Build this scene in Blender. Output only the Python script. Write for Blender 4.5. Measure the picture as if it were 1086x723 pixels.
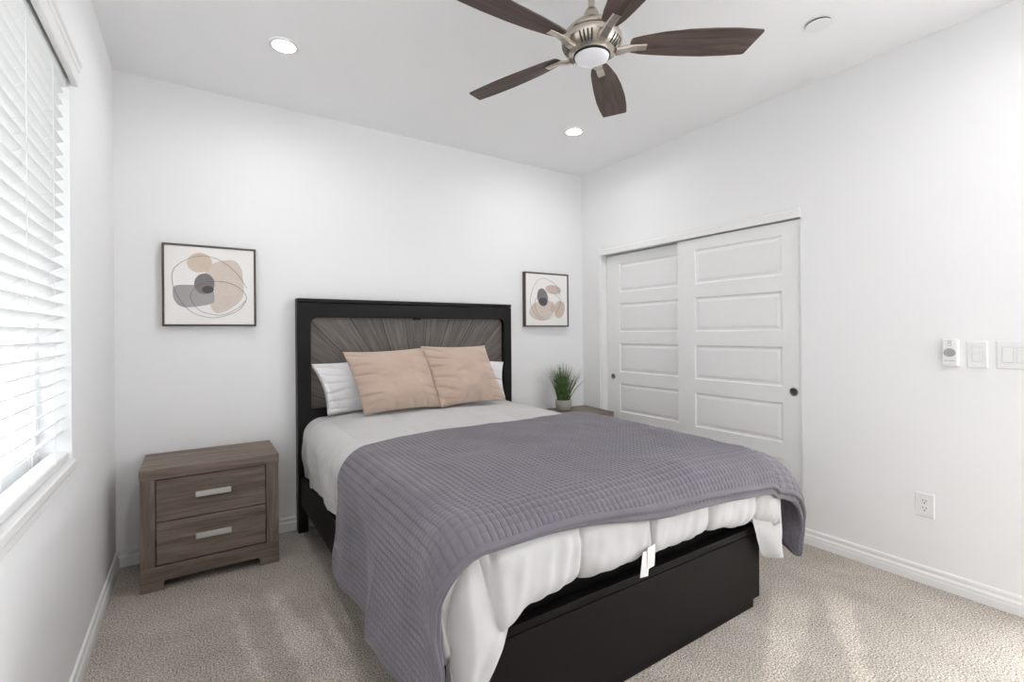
import bpy, bmesh, math, random
import numpy as np
from mathutils import Vector, Matrix

random.seed(7)
PI = math.pi
S = bpy.context.scene
COL = S.collection
for o in list(bpy.data.objects):
    bpy.data.objects.remove(o)

# ------------------------------------------------------------------ camera
F_PX, CY = 508.2, 352.57
YAW, ROLL = 0.58494, -0.00777
CAM = Vector((0.3678, -3.4052, 1.2758))
W = 3.4237          # room width (x)
H = 2.74            # ceiling height
FRONT = -3.92       # wall behind the camera
fw = Vector((math.sin(YAW), math.cos(YAW), 0))
r0 = Vector((math.cos(YAW), -math.sin(YAW), 0))
u0 = Vector((0, 0, 1))
rr = r0 * math.cos(ROLL) + u0 * math.sin(ROLL)
uu = -r0 * math.sin(ROLL) + u0 * math.cos(ROLL)
cd = bpy.data.cameras.new('camera')
cam = bpy.data.objects.new('camera', cd)
COL.objects.link(cam)
m = Matrix.Identity(4)
for i in range(3):
    m[i][0], m[i][1], m[i][2], m[i][3] = rr[i], uu[i], -fw[i], CAM[i]
cam.matrix_world = m
cd.sensor_width = 36
cd.lens = F_PX / 1086 * 36
cd.shift_y = (CY - 361.5) / 1086
cd.clip_start = 0.02
S.camera = cam

# ------------------------------------------------------------------ light
SKY = 2.0
DOWNLIGHT_W = 1.7
HALL_FILL_W = 82.0
EXPOSURE = 1.06
wd = bpy.data.worlds.new('sky')
S.world = wd
wd.use_nodes = True
bg = wd.node_tree.nodes['Background']
bg.inputs[0].default_value = (0.94, 0.97, 1.0, 1)
bg.inputs[1].default_value = SKY
S.view_settings.view_transform = 'Standard'
S.view_settings.look = 'None'
S.view_settings.exposure = EXPOSURE
S.view_settings.gamma = 1.0
S.view_settings.use_curve_mapping = False
S.cycles.max_bounces = 12
S.cycles.diffuse_bounces = 8
S.cycles.transparent_max_bounces = 16
S.cycles.sample_clamp_indirect = 6.0
S.cycles.caustics_reflective = False
S.cycles.caustics_refractive = False
pl = bpy.data.lights.new('window_portal', 'AREA')
pl.shape = 'RECTANGLE'
pl.size, pl.size_y = 1.6, 1.5
pl.cycles.is_portal = True
po = bpy.data.objects.new('window_portal', pl)
COL.objects.link(po)
po.location = (-0.16, -1.88, 1.52)
po.rotation_euler = (0, -PI / 2, 0)
# added fill lamp in an unseen hall, shining in through the added doorway
hl_ = bpy.data.lights.new('hall_fill', 'AREA')
hl_.shape, hl_.size, hl_.size_y, hl_.energy = 'RECTANGLE', 0.95, 2.1, HALL_FILL_W
ho = bpy.data.objects.new('hall_fill', hl_)
COL.objects.link(ho)
hl_.color = (0.96, 0.985, 1.0)
ho.location = (W + 1.0, -3.40, 1.25)
ho.rotation_euler = (0, PI / 2, 0)


# ------------------------------------------------------------------ materials
def srgb(r, g, b):
    def f(c):
        c /= 255.0
        return c / 12.92 if c <= 0.04045 else ((c + 0.055) / 1.055) ** 2.4
    return (f(r), f(g), f(b), 1.0)


class NT:
    """tiny node-tree builder"""
    def __init__(self, name, rough=0.5, color=(0.8, 0.8, 0.8, 1), metal=0.0, spec=0.5):
        self.m = bpy.data.materials.new(name)
        self.m.use_nodes = True
        self.t = self.m.node_tree
        self.b = self.t.nodes['Principled BSDF']
        self.b.inputs['Base Color'].default_value = color
        self.b.inputs['Roughness'].default_value = rough
        self.b.inputs['Metallic'].default_value = metal
        self.b.inputs['Specular IOR Level'].default_value = spec

    def n(self, kind, **kw):
        x = self.t.nodes.new('ShaderNode' + kind)
        for k, v in kw.items():
            setattr(x, k, v)
        return x

    def link(self, a, b):
        self.t.links.new(a, b)

    def coord(self, which='Object', scale=(1, 1, 1)):
        tc = self.n('TexCoord')
        mp = self.n('Mapping')
        mp.inputs['Scale'].default_value = scale
        self.link(tc.outputs[which], mp.inputs['Vector'])
        return mp.outputs['Vector']

    def noise(self, vec, scale, detail=3, rough=0.5, dist=0.0):
        x = self.n('TexNoise')
        x.inputs['Scale'].default_value = scale
        x.inputs['Detail'].default_value = detail
        x.inputs['Roughness'].default_value = rough
        x.inputs['Distortion'].default_value = dist
        if vec is not None:
            self.link(vec, x.inputs['Vector'])
        return x.outputs['Fac']

    def ramp(self, fac, stops):
        x = self.n('ValToRGB')
        e = x.color_ramp.elements
        e[0].position, e[0].color = stops[0]
        e[1].position, e[1].color = stops[-1]
        for p, c in stops[1:-1]:
            q = e.new(p)
            q.color = c
        self.link(fac, x.inputs['Fac'])
        return x.outputs['Color']

    def math(self, op, a, b=None, clamp=False):
        x = self.n('Math', operation=op, use_clamp=clamp)
        for i, v in enumerate((a, b)):
            if v is None:
                continue
            if isinstance(v, (int, float)):
                x.inputs[i].default_value = v
            else:
                self.link(v, x.inputs[i])
        return x.outputs[0]

    def mix(self, fac, a, b, blend='MIX'):
        x = self.n('Mix', data_type='RGBA', blend_type=blend)
        if isinstance(fac, (int, float)):
            x.inputs[0].default_value = fac
        else:
            self.link(fac, x.inputs[0])
        for i, v in ((6, a), (7, b)):
            if isinstance(v, tuple):
                x.inputs[i].default_value = v
            else:
                self.link(v, x.inputs[i])
        return x.outputs[2]

    def color(self, c):
        self.link(c, self.b.inputs['Base Color'])

    def bump(self, h, strength=0.2, dist=0.01):
        x = self.n('Bump')
        x.inputs['Strength'].default_value = strength
        x.inputs['Distance'].default_value = dist
        self.link(h, x.inputs['Height'])
        self.link(x.outputs['Normal'], self.b.inputs['Normal'])


M = {}


def plain(key, col, rough=0.5, metal=0.0, spec=0.5, bump=None):
    x = NT(key, rough, col, metal, spec)
    v = x.coord()
    f = x.noise(v, bump[0] if bump else 40, 3)
    d = tuple(c * (0.985 if col[0] > 0.7 else 0.94) for c in col[:3]) + (1,)
    x.color(x.ramp(f, [(0.3, d), (0.7, col)]))
    if bump:
        x.bump(f, bump[1], bump[2])
    M[key] = x.m
    return x.m


plain('wall_paint', (0.885, 0.885, 0.89, 1), 0.85, spec=0.2, bump=(160, 0.06, 0.002))
plain('ceiling_paint', (0.90, 0.90, 0.905, 1), 0.9, spec=0.1, bump=(120, 0.06, 0.002))
plain('trim_paint', (0.87, 0.87, 0.87, 1), 0.45, spec=0.4)
plain('door_paint', (0.87, 0.87, 0.87, 1), 0.5, spec=0.4)
plain('blind_white', (0.83, 0.83, 0.83, 1), 0.45, spec=0.4)
plain('cord_white', (0.8, 0.8, 0.8, 1), 0.8)
plain('vinyl', (0.82, 0.82, 0.82, 1), 0.4)
plain('plate_white', (0.84, 0.84, 0.84, 1), 0.35)
plain('switch_grey', (0.55, 0.55, 0.56, 1), 0.4)
plain('button_grey', (0.40, 0.41, 0.41, 1), 0.5)
plain('slot_dark', (0.04, 0.04, 0.04, 1), 0.6)
plain('black_lacquer', srgb(24, 23, 23), 0.42, spec=0.2)
plain('black_brown', srgb(23, 20, 19), 0.5, spec=0.14)
plain('mattress_black', srgb(24, 23, 23), 0.95, spec=0.1, bump=(300, 0.3, 0.004))
plain('void_black', (0.01, 0.01, 0.01, 1), 0.7)
plain('brushed_silver', (0.66, 0.65, 0.63, 1), 0.35, metal=0.85)
plain('chrome', (0.62, 0.62, 0.64, 1), 0.18, metal=1.0)
plain('pull_cup', (0.12, 0.12, 0.13, 1), 0.3, metal=0.6)
plain('concrete', srgb(168, 164, 158), 0.9, bump=(60, 0.4, 0.004))
plain('soil', srgb(60, 50, 40), 1.0, bump=(120, 0.6, 0.01))
plain('tag_white', (0.8, 0.8, 0.78, 1), 0.8)
plain('tag_print', (0.3, 0.3, 0.3, 1), 0.8)
plain('frame_wood', srgb(84, 72, 66), 0.6)
plain('canvas', srgb(242, 240, 237), 0.9, bump=(500, 0.15, 0.001))
plain('stucco', srgb(210, 208, 204), 0.95, bump=(90, 0.3, 0.01))
plain('gravel', srgb(190, 184, 175), 1.0, bump=(30, 0.4, 0.02))
plain('dark_glass', srgb(176, 184, 190), 0.15)
for k, c in dict(art_tan=(214, 197, 181), art_beige=(217, 205, 195), art_grey=(172, 168, 168), art_dark=(134, 130, 132),
                 art_darkest=(92, 88, 90), art_pink=(209, 192, 184), art_line=(110, 98, 92)).items():
    plain(k, srgb(*c), 0.9)

# brushed nickel of the fan
x = NT('nickel', 0.27, (0.55, 0.49, 0.42, 1), 0.9)
f = x.noise(x.coord('Object', (4, 4, 300)), 4, 2)
x.color(x.ramp(f, [(0.3, (0.50, 0.445, 0.38, 1)), (0.7, (0.60, 0.545, 0.48, 1))]))
M['nickel'] = x.m

# emitters
x = NT('downlight_glow', 0.5)
x.b.inputs['Emission Color'].default_value = (1, 0.98, 0.95, 1)
x.b.inputs['Emission Strength'].default_value = 14
M['downlight_glow'] = x.m
x = NT('frosted_lens', 0.35, (0.86, 0.86, 0.90, 1))
M['frosted_lens'] = x.m

# window glass
x = NT('window_glass')
t = x.t
t.nodes.remove(x.b)
tr, gl, mx = x.n('BsdfTransparent'), x.n('BsdfGlossy'), x.n('MixShader')
tr.inputs[0].default_value = (0.96, 0.98, 0.98, 1)
gl.inputs['Roughness'].default_value = 0.02
mx.inputs[0].default_value = 0.05
x.link(tr.outputs[0], mx.inputs[1])
x.link(gl.outputs[0], mx.inputs[2])
x.link(mx.outputs[0], t.nodes['Material Output'].inputs[0])
M['window_glass'] = x.m


# wood: grain along one axis (0 = x, 1 = y, 2 = z)
def wood(key, dark, mid, light, axis, scale=1.0, rough=0.55, bands=None):
    x = NT(key, rough, mid, spec=0.3)
    s = [26 * scale] * 3
    s[axis] = 2.2 * scale
    v = x.coord('Object', tuple(s))
    g = x.noise(v, 1.0, 6, 0.65, 0.6)
    s2 = [110 * scale] * 3
    s2[axis] = 5 * scale
    fine = x.noise(x.coord('Object', tuple(s2)), 1.0, 3, 0.6)
    c = x.ramp(g, [(0.28, dark), (0.5, mid), (0.74, light)])
    c2 = x.ramp(fine, [(0.3, (0.78, 0.78, 0.78, 1)), (0.7, (1.12, 1.12, 1.12, 1))])
    c = x.mix(1.0, c, c2, 'MULTIPLY')
    x.color(c)
    x.bump(fine, 0.12, 0.002)
    M[key] = x.m


for ax, nm in ((0, 'x'), (1, 'y'), (2, 'z')):
    wood('driftwood_' + nm, srgb(92, 81, 73), srgb(122, 108, 98), srgb(144, 129, 118), ax)
wood('walnut', srgb(58, 47, 43), srgb(92, 78, 72), srgb(120, 106, 98), 0, 0.9, 0.6)

# sunburst veneer of the headboard (local x across, local z up from the fan centre)
x = NT('sunburst_veneer', 0.5, spec=0.3)
tc = x.n('TexCoord')
sp = x.n('SeparateXYZ')
x.link(tc.outputs['Object'], sp.inputs[0])
ang = x.math('ARCTAN2', sp.outputs['X'], sp.outputs['Z'])
rad = x.math('SQRT', x.math('ADD', x.math('MULTIPLY', sp.outputs['X'], sp.outputs['X']), x.math('MULTIPLY', sp.outputs['Z'], sp.outputs['Z'])))
q = x.math('ADD', x.math('MULTIPLY', ang, 180 / PI / 12.6), 0.5 + 20)
fl = x.math('FLOOR', q)
fr = x.math('FRACT', q)
edge = x.math('ABSOLUTE', x.math('SUBTRACT', fr, 0.5))
groove = x.math('GREATER_THAN', edge, 0.486)
cb = x.n('CombineXYZ')
x.link(x.math('MULTIPLY', ang, 46), cb.inputs[0])
x.link(x.math('MULTIPLY', rad, 4.0), cb.inputs[1])
x.link(x.math('MULTIPLY', fl, 3.7), cb.inputs[2])
g = x.noise(cb.outputs[0], 1.0, 5, 0.65, 0.4)
c = x.ramp(g, [(0.28, srgb(84, 78, 74)), (0.5, srgb(108, 102, 97)), (0.75, srgb(130, 124, 118))])
wn = x.n('TexWhiteNoise', noise_dimensions='1D')
x.link(fl, wn.inputs['W'])
tone = x.ramp(wn.outputs['Value'], [(0.0, (0.86, 0.86, 0.86, 1)), (1.0, (1.08, 1.06, 1.05, 1))])
c = x.mix(1.0, c, tone, 'MULTIPLY')
c = x.mix(groove, c, srgb(48, 44, 42))
x.color(c)
M['sunburst_veneer'] = x.m


# cloths (UV = flat cloth coordinates in metres)
def cloth(key, c0, c1, weave=900, rough=0.9, sheen=0.2, bump=0.15):
    x = NT(key, rough, c0, spec=0.15)
    v = x.coord('UV')
    f = x.noise(v, weave, 2)
    g = x.noise(v, 6, 3)
    c = x.ramp(g, [(0.3, c0), (0.7, c1)])
    c = x.mix(0.25, c, x.ramp(f, [(0.3, (0.75, 0.75, 0.75, 1)), (0.7, (1.1, 1.1, 1.1, 1))]), 'MULTIPLY')
    x.color(c)
    x.b.inputs['Sheen Weight'].default_value = sheen
    x.bump(f, bump, 0.001)
    M[key] = x.m


cloth('comforter_cloth', srgb(194, 193, 192), srgb(201, 200, 200))
cloth('throw_cloth', srgb(109, 105, 113), srgb(116, 112, 120), 700, 0.92, 0.25, 0.2)
cloth('pillow_white', srgb(226, 226, 228), srgb(232, 232, 233))
cloth('cushion_beige', srgb(191, 169, 153), srgb(198, 177, 162), 500, 0.85, 0.3)

# carpet: speckled pile, with the vacuum cleaner's nap marks
x = NT('carpet', 1.0, spec=0.05)
v = x.coord('Object')
sp1 = x.noise(v, 160, 2, 0.65)
sp2 = x.noise(v, 420, 2, 0.6)
big = x.noise(v, 3.2, 4, 0.6, 0.4)
c = x.ramp(sp1, [(0.34, srgb(120, 112, 104)), (0.5, srgb(196, 187, 177)), (0.66, srgb(244, 236, 226))])
c = x.mix(1.0, c, x.ramp(sp2, [(0.30, (0.66, 0.66, 0.66, 1)), (0.68, (1.12, 1.12, 1.12, 1))]), 'MULTIPLY')
c = x.mix(1.0, c, x.ramp(big, [(0.32, (0.86, 0.85, 0.84, 1)), (0.66, (1.07, 1.07, 1.07, 1))]), 'MULTIPLY')
sx = x.n('SeparateXYZ')
x.link(v, sx.inputs[0])
wob = x.math('MULTIPLY', x.math('SUBTRACT', x.noise(v, 14, 3), 0.5), 0.10)


def nap(p0, p1, w0, w1):
    """soft-edged brushed stroke on the floor, from p0 to p1"""
    L = math.hypot(p1[0] - p0[0], p1[1] - p0[1])
    dx, dy = (p1[0] - p0[0]) / L, (p1[1] - p0[1]) / L
    px = x.math('SUBTRACT', sx.outputs['X'], p0[0])
    py = x.math('SUBTRACT', sx.outputs['Y'], p0[1])
    s = x.math('DIVIDE', x.math('ADD', x.math('MULTIPLY', px, dx), x.math('MULTIPLY', py, dy)), L)
    d = x.math('ABSOLUTE', x.math('ADD', x.math('SUBTRACT', x.math('MULTIPLY', py, dx), x.math('MULTIPLY', px, dy)), wob))
    wdt = x.math('ADD', x.math('MULTIPLY', s, w1 - w0), w0)
    inside = x.math('MULTIPLY', x.math('SUBTRACT', wdt, d), 30.0, True)
    on = x.math('MULTIPLY', s, 8.0, True)
    off = x.math('MULTIPLY', x.math('SUBTRACT', 1.0, s), 5.0, True)
    return x.math('MULTIPLY', inside, x.math('MULTIPLY', on, off))


mask = None
for a in (((0.50, -0.74), (0.60, -1.75), 0.02, 0.05), ((0.66, -0.70), (0.80, -1.75), 0.03, 0.11), ((0.86, -0.82), (0.86, -1.5), 0.015, 0.04),
          ((1.95, -2.55), (2.8, -2.2), 0.05, 0.10), ((2.3, -2.7), (3.0, -2.3), 0.04, 0.08)):
    k = nap(*a)
    mask = k if mask is None else x.math('MAXIMUM', mask, k)
c = x.mix(x.math('MULTIPLY', mask, 0.8), c, x.mix(1.0, c, (1.34, 1.33, 1.32, 1), 'MULTIPLY'))
x.color(c)
x.bump(x.math('ADD', sp1, x.math('MULTIPLY', sp2, 0.6)), 0.55, 0.010)
M['carpet'] = x.m

x = NT('grass_blade', 0.55, srgb(70, 96, 48))
f = x.noise(x.coord('Object'), 30, 2)
x.color(x.ramp(f, [(0.3, srgb(52, 78, 36)), (0.55, srgb(84, 112, 58)), (0.75, srgb(128, 146, 104))]))
M['grass_blade'] = x.m


# ------------------------------------------------------------------ builders
def thing(name, label, cat, loc=(0, 0, 0), rotz=0.0, group=None):
    o = bpy.data.objects.new(name, None)
    o.empty_display_size = 0.05
    COL.objects.link(o)
    o.location = loc
    o.rotation_euler = (0, 0, rotz)
    o['label'], o['category'] = label, cat
    if group:
        o['group'] = group
    return o


def tag(o, label, cat, group=None):
    o['label'], o['category'] = label, cat
    if group:
        o['group'] = group
    return o


def obj(name, bm, mats, parent=None, loc=(0, 0, 0), rot=(0, 0, 0), smooth=False, bevel=0.0, segs=2):
    me = bpy.data.meshes.new(name)
    if isinstance(bm, bmesh.types.BMesh):
        bmesh.ops.recalc_face_normals(bm, faces=bm.faces)
        bm.to_mesh(me)
        bm.free()
    else:
        me = bm
    for mm in (mats if isinstance(mats, (list, tuple)) else [mats]):
        me.materials.append(M[mm])
    if smooth:
        me.polygons.foreach_set('use_smooth', [True] * len(me.polygons))
    o = bpy.data.objects.new(name, me)
    COL.objects.link(o)
    o.location, o.rotation_euler = loc, rot
    if parent:
        o.parent = parent
    if bevel:
        b = o.modifiers.new('bevel', 'BEVEL')
        b.width, b.segments, b.limit_method, b.angle_limit = bevel, segs, 'ANGLE', math.radians(40)
    return o


def struct(name, bm, mats, parent=None, **kw):
    o = obj(name, bm, mats, parent, **kw)
    if not parent:
        o['kind'] = 'structure'
    return o


def NB():
    return bmesh.new()


def box(bm, x0, x1, y0, y1, z0, z1, mi=0, rot=None):
    x0, x1 = min(x0, x1), max(x0, x1)
    y0, y1 = min(y0, y1), max(y0, y1)
    z0, z1 = min(z0, z1), max(z0, z1)
    vs = [bm.verts.new((a, b, c)) for a in (x0, x1) for b in (y0, y1) for c in (z0, z1)]
    if rot:
        for q in vs:
            q.co = rot @ q.co
    for f in ((0, 1, 3, 2), (4, 6, 7, 5), (0, 4, 5, 1), (2, 3, 7, 6), (0, 2, 6, 4), (1, 5, 7, 3)):
        bm.faces.new([vs[i] for i in f]).material_index = mi
    return bm


def bx(*a, **k):
    return box(NB(), *a, **k)


def lathe(bm, prof, n=48, cap0=True, cap1=True, mi=0, c=(0, 0, 0)):
    rings = []
    for r, z in prof:
        rings.append([bm.verts.new((c[0] + r * math.cos(2 * PI * i / n), c[1] + r * math.sin(2 * PI * i / n), c[2] + z)) for i in range(n)])
    for a, b in zip(rings, rings[1:]):
        for i in range(n):
            j = (i + 1) % n
            bm.faces.new((a[i], a[j], b[j], b[i])).material_index = mi
    if cap0:
        bm.faces.new(rings[0][::-1]).material_index = mi
    if cap1:
        bm.faces.new(rings[-1]).material_index = mi
    return bm


def tube(bm, pts, r, n=6, closed=False, mi=0):
    pts = [Vector(p) for p in pts]
    N = len(pts)
    rings = []
    for i, p in enumerate(pts):
        a = pts[(i - 1) % N] if closed or i > 0 else p
        b = pts[(i + 1) % N] if closed or i < N - 1 else p
        t = (b - a).normalized()
        u = t.cross(Vector((0.3, 0.2, 1))) if abs(t.z) < 0.9 else t.cross(Vector((1, 0.1, 0)))
        u.normalize()
        w = t.cross(u)
        rings.append([bm.verts.new(p + r * (math.cos(2 * PI * k / n) * u + math.sin(2 * PI * k / n) * w)) for k in range(n)])
    rng = range(N) if closed else range(N - 1)
    for i in rng:
        a, b = rings[i], rings[(i + 1) % N]
        for k in range(n):
            bm.faces.new((a[k], a[(k + 1) % n], b[(k + 1) % n], b[k])).material_index = mi
    if not closed:
        bm.faces.new(rings[0][::-1]).material_index = mi
        bm.faces.new(rings[-1]).material_index = mi
    return bm


def prism(bm, pts, axis, a0, a1, mi=0):
    """extrude a 2-D polygon; axis 'y': pts are (x,z); 'x': (y,z); 'z': (x,y)"""
    def P(p, a):
        return {'y': (p[0], a, p[1]), 'x': (a, p[0], p[1]), 'z': (p[0], p[1], a)}[axis]
    A = [bm.verts.new(P(p, a0)) for p in pts]
    B = [bm.verts.new(P(p, a1)) for p in pts]
    bm.faces.new(A).material_index = mi
    bm.faces.new(B[::-1]).material_index = mi
    n = len(pts)
    for i in range(n):
        j = (i + 1) % n
        bm.faces.new((A[j], A[i], B[i], B[j])).material_index = mi
    return bm


def rrect(x0, x1, z0, z1, r, k=6):
    """rounded rectangle, r = (bl, br, tr, tl)"""
    if not isinstance(r, (tuple, list)):
        r = (r,) * 4
    out = []
    for (cx, cz, sx_, sz_, rad, a0) in ((x0, z0, 1, 1, r[0], PI), (x1, z0, -1, 1, r[1], 1.5 * PI), (x1, z1, -1, -1, r[2], 0), (x0, z1, 1, -1, r[3], 0.5 * PI)):
        for i in range(k + 1):
            a = a0 + 0.5 * PI * i / k
            rr_ = max(rad, 1e-4)
            out.append((cx + sx_ * rr_ + rr_ * math.cos(a), cz + sz_ * rr_ + rr_ * math.sin(a)))
    return out


def ring_prism(bm, outer, inner, axis, a0, a1, mi=0):
    def P(p, a):
        return {'y': (p[0], a, p[1]), 'x': (a, p[0], p[1]), 'z': (p[0], p[1], a)}[axis]
    n = len(outer)
    O0 = [bm.verts.new(P(p, a0)) for p in outer]
    O1 = [bm.verts.new(P(p, a1)) for p in outer]
    I0 = [bm.verts.new(P(p, a0)) for p in inner]
    I1 = [bm.verts.new(P(p, a1)) for p in inner]
    for i in range(n):
        j = (i + 1) % n
        for q in ((O0[i], O0[j], I0[j], I0[i]), (O1[j], O1[i], I1[i], I1[j]), (O0[j], O0[i], O1[i], O1[j]), (I0[i], I0[j], I1[j], I1[i])):
            bm.faces.new(q).material_index = mi
    return bm


def grid_mesh(name, P, UV=None, closed_u=False):
    """mesh from an (n, m, 3) numpy array of points"""
    n, mm = P.shape[:2]
    me = bpy.data.meshes.new(name)
    idx = np.arange(n * mm).reshape(n, mm)
    if closed_u:
        idx = np.vstack([idx, idx[:1]])
    q = np.stack([idx[:-1, :-1], idx[1:, :-1], idx[1:, 1:], idx[:-1, 1:]], -1).reshape(-1, 4)
    me.vertices.add(n * mm)
    me.vertices.foreach_set('co', P.reshape(-1).astype(np.float32))
    me.loops.add(q.size)
    me.loops.foreach_set('vertex_index', q.reshape(-1).astype(np.int32))
    me.polygons.add(len(q))
    me.polygons.foreach_set('loop_start', (np.arange(len(q)) * 4).astype(np.int32))
    me.polygons.foreach_set('loop_total', np.full(len(q), 4, np.int32))
    if UV is not None:
        uv = me.uv_layers.new(name='cloth')
        uv.data.foreach_set('uv', UV.reshape(-1, 2)[q.reshape(-1)].reshape(-1).astype(np.float32))
    me.polygons.foreach_set('use_smooth', np.ones(len(q), bool))
    me.update()
    me.validate()
    return me


def join_meshes(name, parts):
    """parts: list of (P, UV) grids -> one mesh"""
    allv, allq, alluv, base = [], [], [], 0
    for P, UV in parts:
        n, mm = P.shape[:2]
        idx = np.arange(n * mm).reshape(n, mm) + base
        allq.append(np.stack([idx[:-1, :-1], idx[1:, :-1], idx[1:, 1:], idx[:-1, 1:]], -1).reshape(-1, 4))
        allv.append(P.reshape(-1, 3))
        alluv.append(UV.reshape(-1, 2))
        base += n * mm
    V, Q, U = np.vstack(allv), np.vstack(allq), np.vstack(alluv)
    me = bpy.data.meshes.new(name)
    me.vertices.add(len(V))
    me.vertices.foreach_set('co', V.reshape(-1).astype(np.float32))
    me.loops.add(Q.size)
    me.loops.foreach_set('vertex_index', Q.reshape(-1).astype(np.int32))
    me.polygons.add(len(Q))
    me.polygons.foreach_set('loop_start', (np.arange(len(Q)) * 4).astype(np.int32))
    me.polygons.foreach_set('loop_total', np.full(len(Q), 4, np.int32))
    uv = me.uv_layers.new(name='cloth')
    uv.data.foreach_set('uv', U[Q.reshape(-1)].reshape(-1).astype(np.float32))
    me.polygons.foreach_set('use_smooth', np.ones(len(Q), bool))
    me.update()
    me.validate()
    return me


def vnoise(x, y, seed=0):
    """smooth value noise in [-1, 1]"""
    rng = np.random.RandomState(seed)
    T = rng.rand(64, 64) * 2 - 1
    xi, yi = np.floor(x).astype(int), np.floor(y).astype(int)
    fx, fy = x - xi, y - yi
    fx, fy = fx * fx * (3 - 2 * fx), fy * fy * (3 - 2 * fy)
    g = lambda a, b: T[a % 64, b % 64]
    return (g(xi, yi) * (1 - fx) + g(xi + 1, yi) * fx) * (1 - fy) + (g(xi, yi + 1) * (1 - fx) + g(xi + 1, yi + 1) * fx) * fy


def sstep(a, b, v):
    t = np.clip((v - a) / (b - a), 0, 1)
    return t * t * (3 - 2 * t)


def normals(P):
    du = np.gradient(P, axis=0)
    dv = np.gradient(P, axis=1)
    n = np.cross(du, dv)
    return n / np.maximum(np.linalg.norm(n, axis=-1, keepdims=True), 1e-9)


# ------------------------------------------------------------------ room shell
WY0, WY1, WZ0, WZ1 = -2.66, -1.11, 0.83, 2.215          # window opening in the left wall
CY0, CY1, CZ = -1.955, -0.24, 1.965                      # closet opening in the right wall
T = 0.14

struct('floor', bx(-0.14, W + 1.40, FRONT - 0.14, 0.14, -0.12, 0.0), 'carpet')
struct('ceiling', bx(-0.14, W + 1.40, FRONT - 0.14, 0.14, H, H + 0.12), 'ceiling_paint')
struct('wall_back', bx(-T, W + 0.80, 0, T, 0, H), 'wall_paint')
struct('wall_front', bx(-T, W + 1.40, FRONT - T, FRONT, 0, H), 'wall_paint')
b = NB()
box(b, -T, 0, FRONT, WY0, 0, H)
box(b, -T, 0, WY1, 0, 0, H)
box(b, -T, 0, WY0, WY1, 0, WZ0)
box(b, -T, 0, WY0, WY1, WZ1, H)
struct('wall_left', b, 'wall_paint')
b = NB()
DY0, DY1, DZ = -3.88, -3.02, 2.06                        # doorway added to let the hall fill lamp in, outside the frame
box(b, W, W + 0.12, DY1, CY0, 0, H)
box(b, W, W + 0.12, FRONT, DY0, 0, H)
box(b, W, W + 0.12, DY0, DY1, DZ, H)
box(b, W + 0.12, W + 1.40, -2.86, -2.76, 0, H)           # hall side wall
box(b, W + 1.30, W + 1.40, FRONT, -2.86, 0, H)           # hall end wall
box(b, W, W + 0.12, CY1, 0, 0, H)
box(b, W, W + 0.12, CY0, CY1, CZ, H)
box(b, W + 0.70, W + 0.80, -2.76, 0, 0, H)              # back of the closet
struct('wall_right', b, 'wall_paint')

# baseboards with a moulded profile: (distance from wall, height)
BP = [(0, 0), (0.016, 0), (0.016, 0.036), (0.0145, 0.038), (0.0145, 0.052), (0.012, 0.056), (0.008, 0.062), (0.009, 0.070), (0.010, 0.078), (0.0075, 0.086), (0, 0.088)]


def baseboard(name, axis, wall, sgn, a0, a1):
    b = NB()
    if axis == 'x':       # runs along x, on a wall y = wall
        A = [b.verts.new((a0, wall + sgn * d, z)) for d, z in BP]
        B = [b.verts.new((a1, wall + sgn * d, z)) for d, z in BP]
    else:
        A = [b.verts.new((wall + sgn * d, a0, z)) for d, z in BP]
        B = [b.verts.new((wall + sgn * d, a1, z)) for d, z in BP]
    n = len(BP)
    b.faces.new(A)
    b.faces.new(B[::-1])
    for i in range(n):
        j = (i + 1) % n
        b.faces.new((A[j], A[i], B[i], B[j]))
    return struct(name, b, 'trim_paint')


baseboard('baseboard_back', 'x', 0, -1, 0, W)
baseboard('baseboard_left', 'y', 0, 1, FRONT, 0)
o = baseboard('baseboard_right', 'y', W, -1, DY1, CY0 - 0.003)
baseboard('baseboard_corner', 'y', W, -1, -0.19, 0)
baseboard('baseboard_front', 'x', FRONT, 1, 0, W)

# closet trim: side casing and header fascia
b = NB()
box(b, W - 0.012, W, -0.245, -0.187, 0, 2.035)
box(b, W, W + 0.11, -0.2401, -0.255, 0, CZ)
struct('trim_1', b, 'trim_paint', bevel=0.002)
b = NB()
prism(b, [(W, 2.035), (W - 0.006, 2.035), (W - 0.006, 2.012), (W - 0.014, 2.004), (W - 0.014, CZ - 0.004), (W + 0.012, CZ - 0.004), (W + 0.012, 2.0), (W, 2.0)], 'y', CY0, -0.2455)
struct('trim_2', b, 'trim_paint')


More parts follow.
